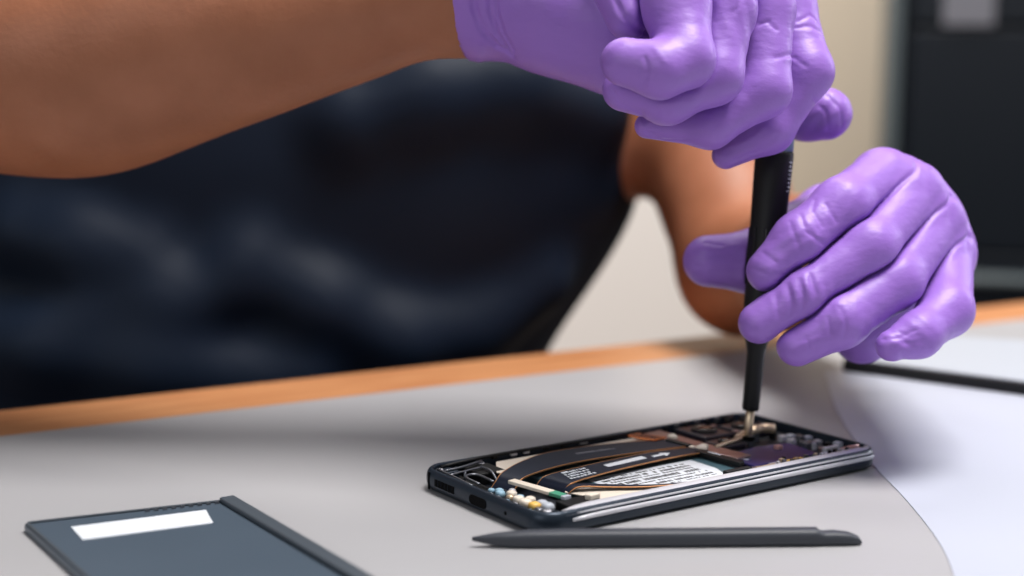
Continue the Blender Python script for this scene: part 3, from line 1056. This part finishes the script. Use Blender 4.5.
def glove(palm, fingers, rootr, lo, hi, name, cuffcut, after, groove=.0023):
    S_ = SDF(lo, hi, VOX)
    for (a_, b_, ra, rb, k_) in palm:
        S_.cap(J(a_), J(b_), ra * MM, rb * MM, k_ * MM)
    palmD = S_.D.copy()
    out = palmD.copy()
    X = S_.ax[0][:, None, None]; Y = S_.ax[1][None, :, None]; Z = S_.ax[2][None, None, :]
    for (js, kroot) in fingers:
        F_ = S_.new()
        for i in range(len(js) - 1):
            a_, b_ = js[i], js[i + 1]
            F_.cap(J(a_), J(b_), a_[3] * MM, b_[3] * MM, 4.0 * MM)
        root = J(js[0])
        r2 = (X - root.x) ** 2 + (Y - root.y) ** 2 + (Z - root.z) ** 2
        g_ = np.exp(-r2 / (rootr ** 2)).astype(np.float32)
        k_ = (.0005 + kroot * MM * g_).astype(np.float32)
        mix = smin(out, F_.D, k_)
        # neighbouring fingers stay apart by a fine groove away from the knuckle row
        mix += (1 - g_) * groove * np.exp(-((out - F_.D) / .0010) ** 2)
        out = mix
        del F_, k_, r2, g_
    # neighbouring surfaces meet in a tight crease
    S_.D = out
    after(S_)
    for h0, h1, r0, r1 in ((s345 - .002, s330 + .004, .0045, .0068), (s330 + .004, s152, .0068, .0078), (s152, full + .011, .0078, .0075)):
        qa, qb = tip + axis * h0, tip + axis * h1        # the grip closes round the handle
        sl = S_.sl(qa, qb, .02)
        if sl:
            S_.D[sl] = np.maximum(S_.D[sl], -S_.capd(sl, qa, qb, r0, r1))
    if cuffcut:
        for (a_, b_, ra, rb) in cuffcut:
            pa, pb_ = J(a_), J(b_)
            sl = S_.sl(pa, pb_, .06)
            d = S_.capd(sl, pa, pb_, ra * MM, rb * MM)
            S_.D[sl] = np.maximum(S_.D[sl], -d)
    o = link(name, S_.mesh(name), 'glove', body)
    md = o.modifiers.new('smooth', 'SMOOTH'); md.factor = .5; md.iterations = 2
    return o


def bbox(pts, pad):
    v = [J(p) for p in pts]
    return ([min(q[i] for q in v) - pad for i in range(3)], [max(q[i] for q in v) + pad for i in range(3)])


# right hand (picture left): fist seen from the little-finger side
A = [(668, -62, .540, 12.5), (676, 5, .526, 11.8), (685, 59, .516, 9.8), (660, 70, .511, 9.3), (625, 62, .513, 8.4)]
B = [(722, -66, .555, 12.0), (724, 10, .540, 11.2), (714, 76, .531, 9.8), (668, 98, .526, 8.8), (624, 90, .529, 7.6)]
Cc = [(752, -66, .570, 11.5), (764, 10, .556, 11.0), (763, 90, .547, 9.8), (710, 125, .544, 8.2), (647, 126, .546, 4.6)]
D = [(762, -62, .588, 11.5), (786, 8, .578, 11.0), (805, 72, .567, 10.2), (770, 130, .565, 8.4), (726, 155, .568, 5.4)]
TH = [(700, 40, .615, 11.0), (765, 88, .612, 10.5), (806, 112, .604, 11.0), (826, 114, .600, 10.4)]
palmR = [((490, -8, .580), (560, 8, .572), 23.5, 24.0, 8), ((560, 8, .572), (620, 30, .566), 24.0, 23.0, 10),
         ((620, 30, .566), (690, 30, .580), 22.0, 16.0, 10),
         ((520, -40, .590), (668, -62, .545), 20.0, 13.5, 12), ((520, -40, .590), (722, -66, .560), 20.0, 13.0, 12),
         ((520, -40, .595), (752, -66, .575), 20.0, 12.5, 12), ((530, -30, .605), (762, -62, .592), 18.0, 12.0, 12),
         ((560, 0, .600), (700, 40, .612), 20.0, 12.0, 10), ((612, -25, .540), (628, 18, .534), 9.0, 8.0, 2)]
palmR += [((491, -13, .580), (504, -11, .580), 28.4, 23.6, 3), ((485, -13, .580), (491, -13, .580), 28.2, 28.4, 3)]


def afterR(S_):
    # folds round the cuff
    S_.line([(473, -12), (474, 8), (482, 30), (497, 46), (512, 55)], 2.8 * MM, 1.0 * MM)
    S_.line([(489, -12), (491, 12), (497, 33), (508, 50)], 2.2 * MM, .75 * MM)
    S_.line([(495, -12), (497, 12), (503, 33), (513, 50)], 2.0 * MM, .65 * MM)
    S_.line([(612, -8), (622, 14), (636, 28), (650, 34)], 1.2 * MM, .9 * MM)
    S_.wrinkle(S_.hit(745, 8), R_AX + U_AX * .3, .0065, .00025, .014, seed=1)
    S_.wrinkle(S_.hit(825, 112), R_AX - U_AX * .9, .0060, .00035, .012, seed=4)
    S_.wrinkle(S_.hit(560, 20), R_AX + U_AX * .2, .016, .0004, .03, seed=6)
    for l_ in ([(645, 58), (648, 70), (643, 88)], [(641, 110), (645, 122)], [(775, 58), (790, 55), (806, 66)], [(798, 22), (810, 15), (818, 22)],
               [(796, 28), (812, 26), (822, 34)], [(758, 25), (768, 22), (776, 30)], [(648, 134), (668, 140), (690, 140)], [(642, 130), (660, 136)],
               [(735, 160), (760, 150), (775, 138)], [(822, 92), (840, 108), (842, 128)], [(812, 100), (826, 112), (828, 130)],
               [(735, 12), (740, 2), (745, -8)], [(612, 88), (622, 104), (640, 112)]):
        S_.line(l_, .55 * MM, .7 * MM)
    for l_ in ([(655, 50), (665, 62)], [(728, 148), (750, 140), (765, 128)], [(650, 122), (670, 128)], [(785, 60), (800, 62)]):
        S_.line(l_, -.3 * MM, .9 * MM)


lo, hi = bbox([RW, A[0], A[2], A[4], B[0], Cc[0], D[0], D[2], D[4], TH[0], TH[3], (560, 30, .57), (470, -60, .58), (470, 40, .58)], .036)
cut = [((380, 3, .588), (482, -13, .580), 27.0, 26.6), ((482, -13, .580), (494, -11, .580), 26.2, 21.0)]
glove(palmR, [(A, 5), (B, 5), (Cc, 5), (D, 5), (TH, 6)], .014, lo, hi, 'glove', cut, afterR)

# left hand (picture right): pinching the shaft
I2 = [(882, 180, .592, 12.0), (842, 207, .573, 11.0), (799, 240, .566, 9.8), (768, 271, .5655, 8.2)]
M2 = [(912, 194, .594, 12.0), (868, 248, .568, 10.8), (804, 294, .562, 9.4), (759, 323, .562, 7.8)]
R2 = [(933, 222, .598, 11.6), (894, 282, .570, 10.6), (841, 321, .560, 9.8), (797, 346, .561, 7.7)]
K2 = [(945, 255, .602, 11.2), (946, 310, .574, 10.0), (918, 335, .560, 8.2), (891, 346, .556, 5.8)]
T2 = [(826, 212, .628, 11.5), (795, 234, .614, 12.0), (752, 262, .605, 12.2), (709, 261, .602, 10.4)]
palmL = [((872, 236, .668), (882, 184, .600), 21, 12.5, 12), ((875, 236, .668), (912, 198, .602), 21, 12.5, 12),
         ((880, 240, .668), (932, 226, .606), 21, 12.5, 12), ((880, 245, .668), (942, 258, .610), 21, 12.5, 12),
         ((866, 240, .660), (826, 214, .632), 19, 12.0, 10), ((885, 262, .660), (905, 310, .616), 19, 14.0, 10),
         ((905, 310, .616), (862, 334, .600), 14, 12.0, 8), ((900, 240, .62), (880, 300, .60), 14, 12.0, 10),
         ((866, 238, .672), (868, 240, .700), 24, 26.5, 4)]


def afterL(S_):
    for i_, (x, y, ax_, lam, amp, R_) in enumerate(((795, 255, R_AX * .5 - U_AX * .9, .0050, .22, .012), (800, 290, R_AX + U_AX * .1, .0045, .28, .011),
                                                    (842, 318, R_AX - U_AX * .1, .0062, .16, .014), (900, 342, R_AX * .6 + U_AX * .8, .0045, .32, .010),
                                                    (718, 262, U_AX, .0070, .28, .014), (842, 200, R_AX * .8 - U_AX * .5, .0050, .12, .014))):
        S_.wrinkle(S_.hit(x, y), ax_, lam, amp * MM, R_, seed=i_ * 3 + 1)
    for l_ in ([(800, 214), (806, 232), (826, 246)], [(790, 222), (800, 250)], [(826, 205), (836, 222)], [(815, 200), (812, 212), (822, 226)],
               [(752, 268), (770, 276), (790, 272)], [(762, 252), (776, 262)],
               [(788, 285), (792, 300), (790, 316)], [(800, 280), (804, 296), (802, 312)], [(810, 276), (816, 292)], [(776, 298), (778, 318)],
               [(840, 308), (846, 322), (844, 336)], [(828, 318), (830, 334)], [(806, 338), (812, 352)],
               [(884, 340), (900, 338), (916, 330)], [(890, 350), (902, 344), (920, 342)], [(900, 332), (912, 338)],
               [(694, 252), (712, 256), (735, 250)], [(696, 266), (715, 268), (738, 266)], [(705, 243), (722, 246)]):
        S_.line(l_, .45 * MM, .75 * MM)
    for l_ in ([(808, 222), (818, 236)], [(795, 290), (797, 306)], [(806, 284), (810, 300)], [(888, 342), (905, 346)], [(760, 262), (775, 270)], [(800, 345), (820, 338)]):
        S_.line(l_, -.35 * MM, .8 * MM)


lo, hi = bbox([LW, (866, 238, .705), I2[0], I2[3], M2[3], R2[3], K2[0], K2[3], T2[0], T2[3], (905, 310, .616)], .030)
glove(palmL, [(I2, 12), (M2, 12), (R2, 12), (K2, 12), (T2, 8)], .019, lo, hi, 'glove', [((850, 244, .76), (866, 239, .700), 26.5, 25.0)], afterL)
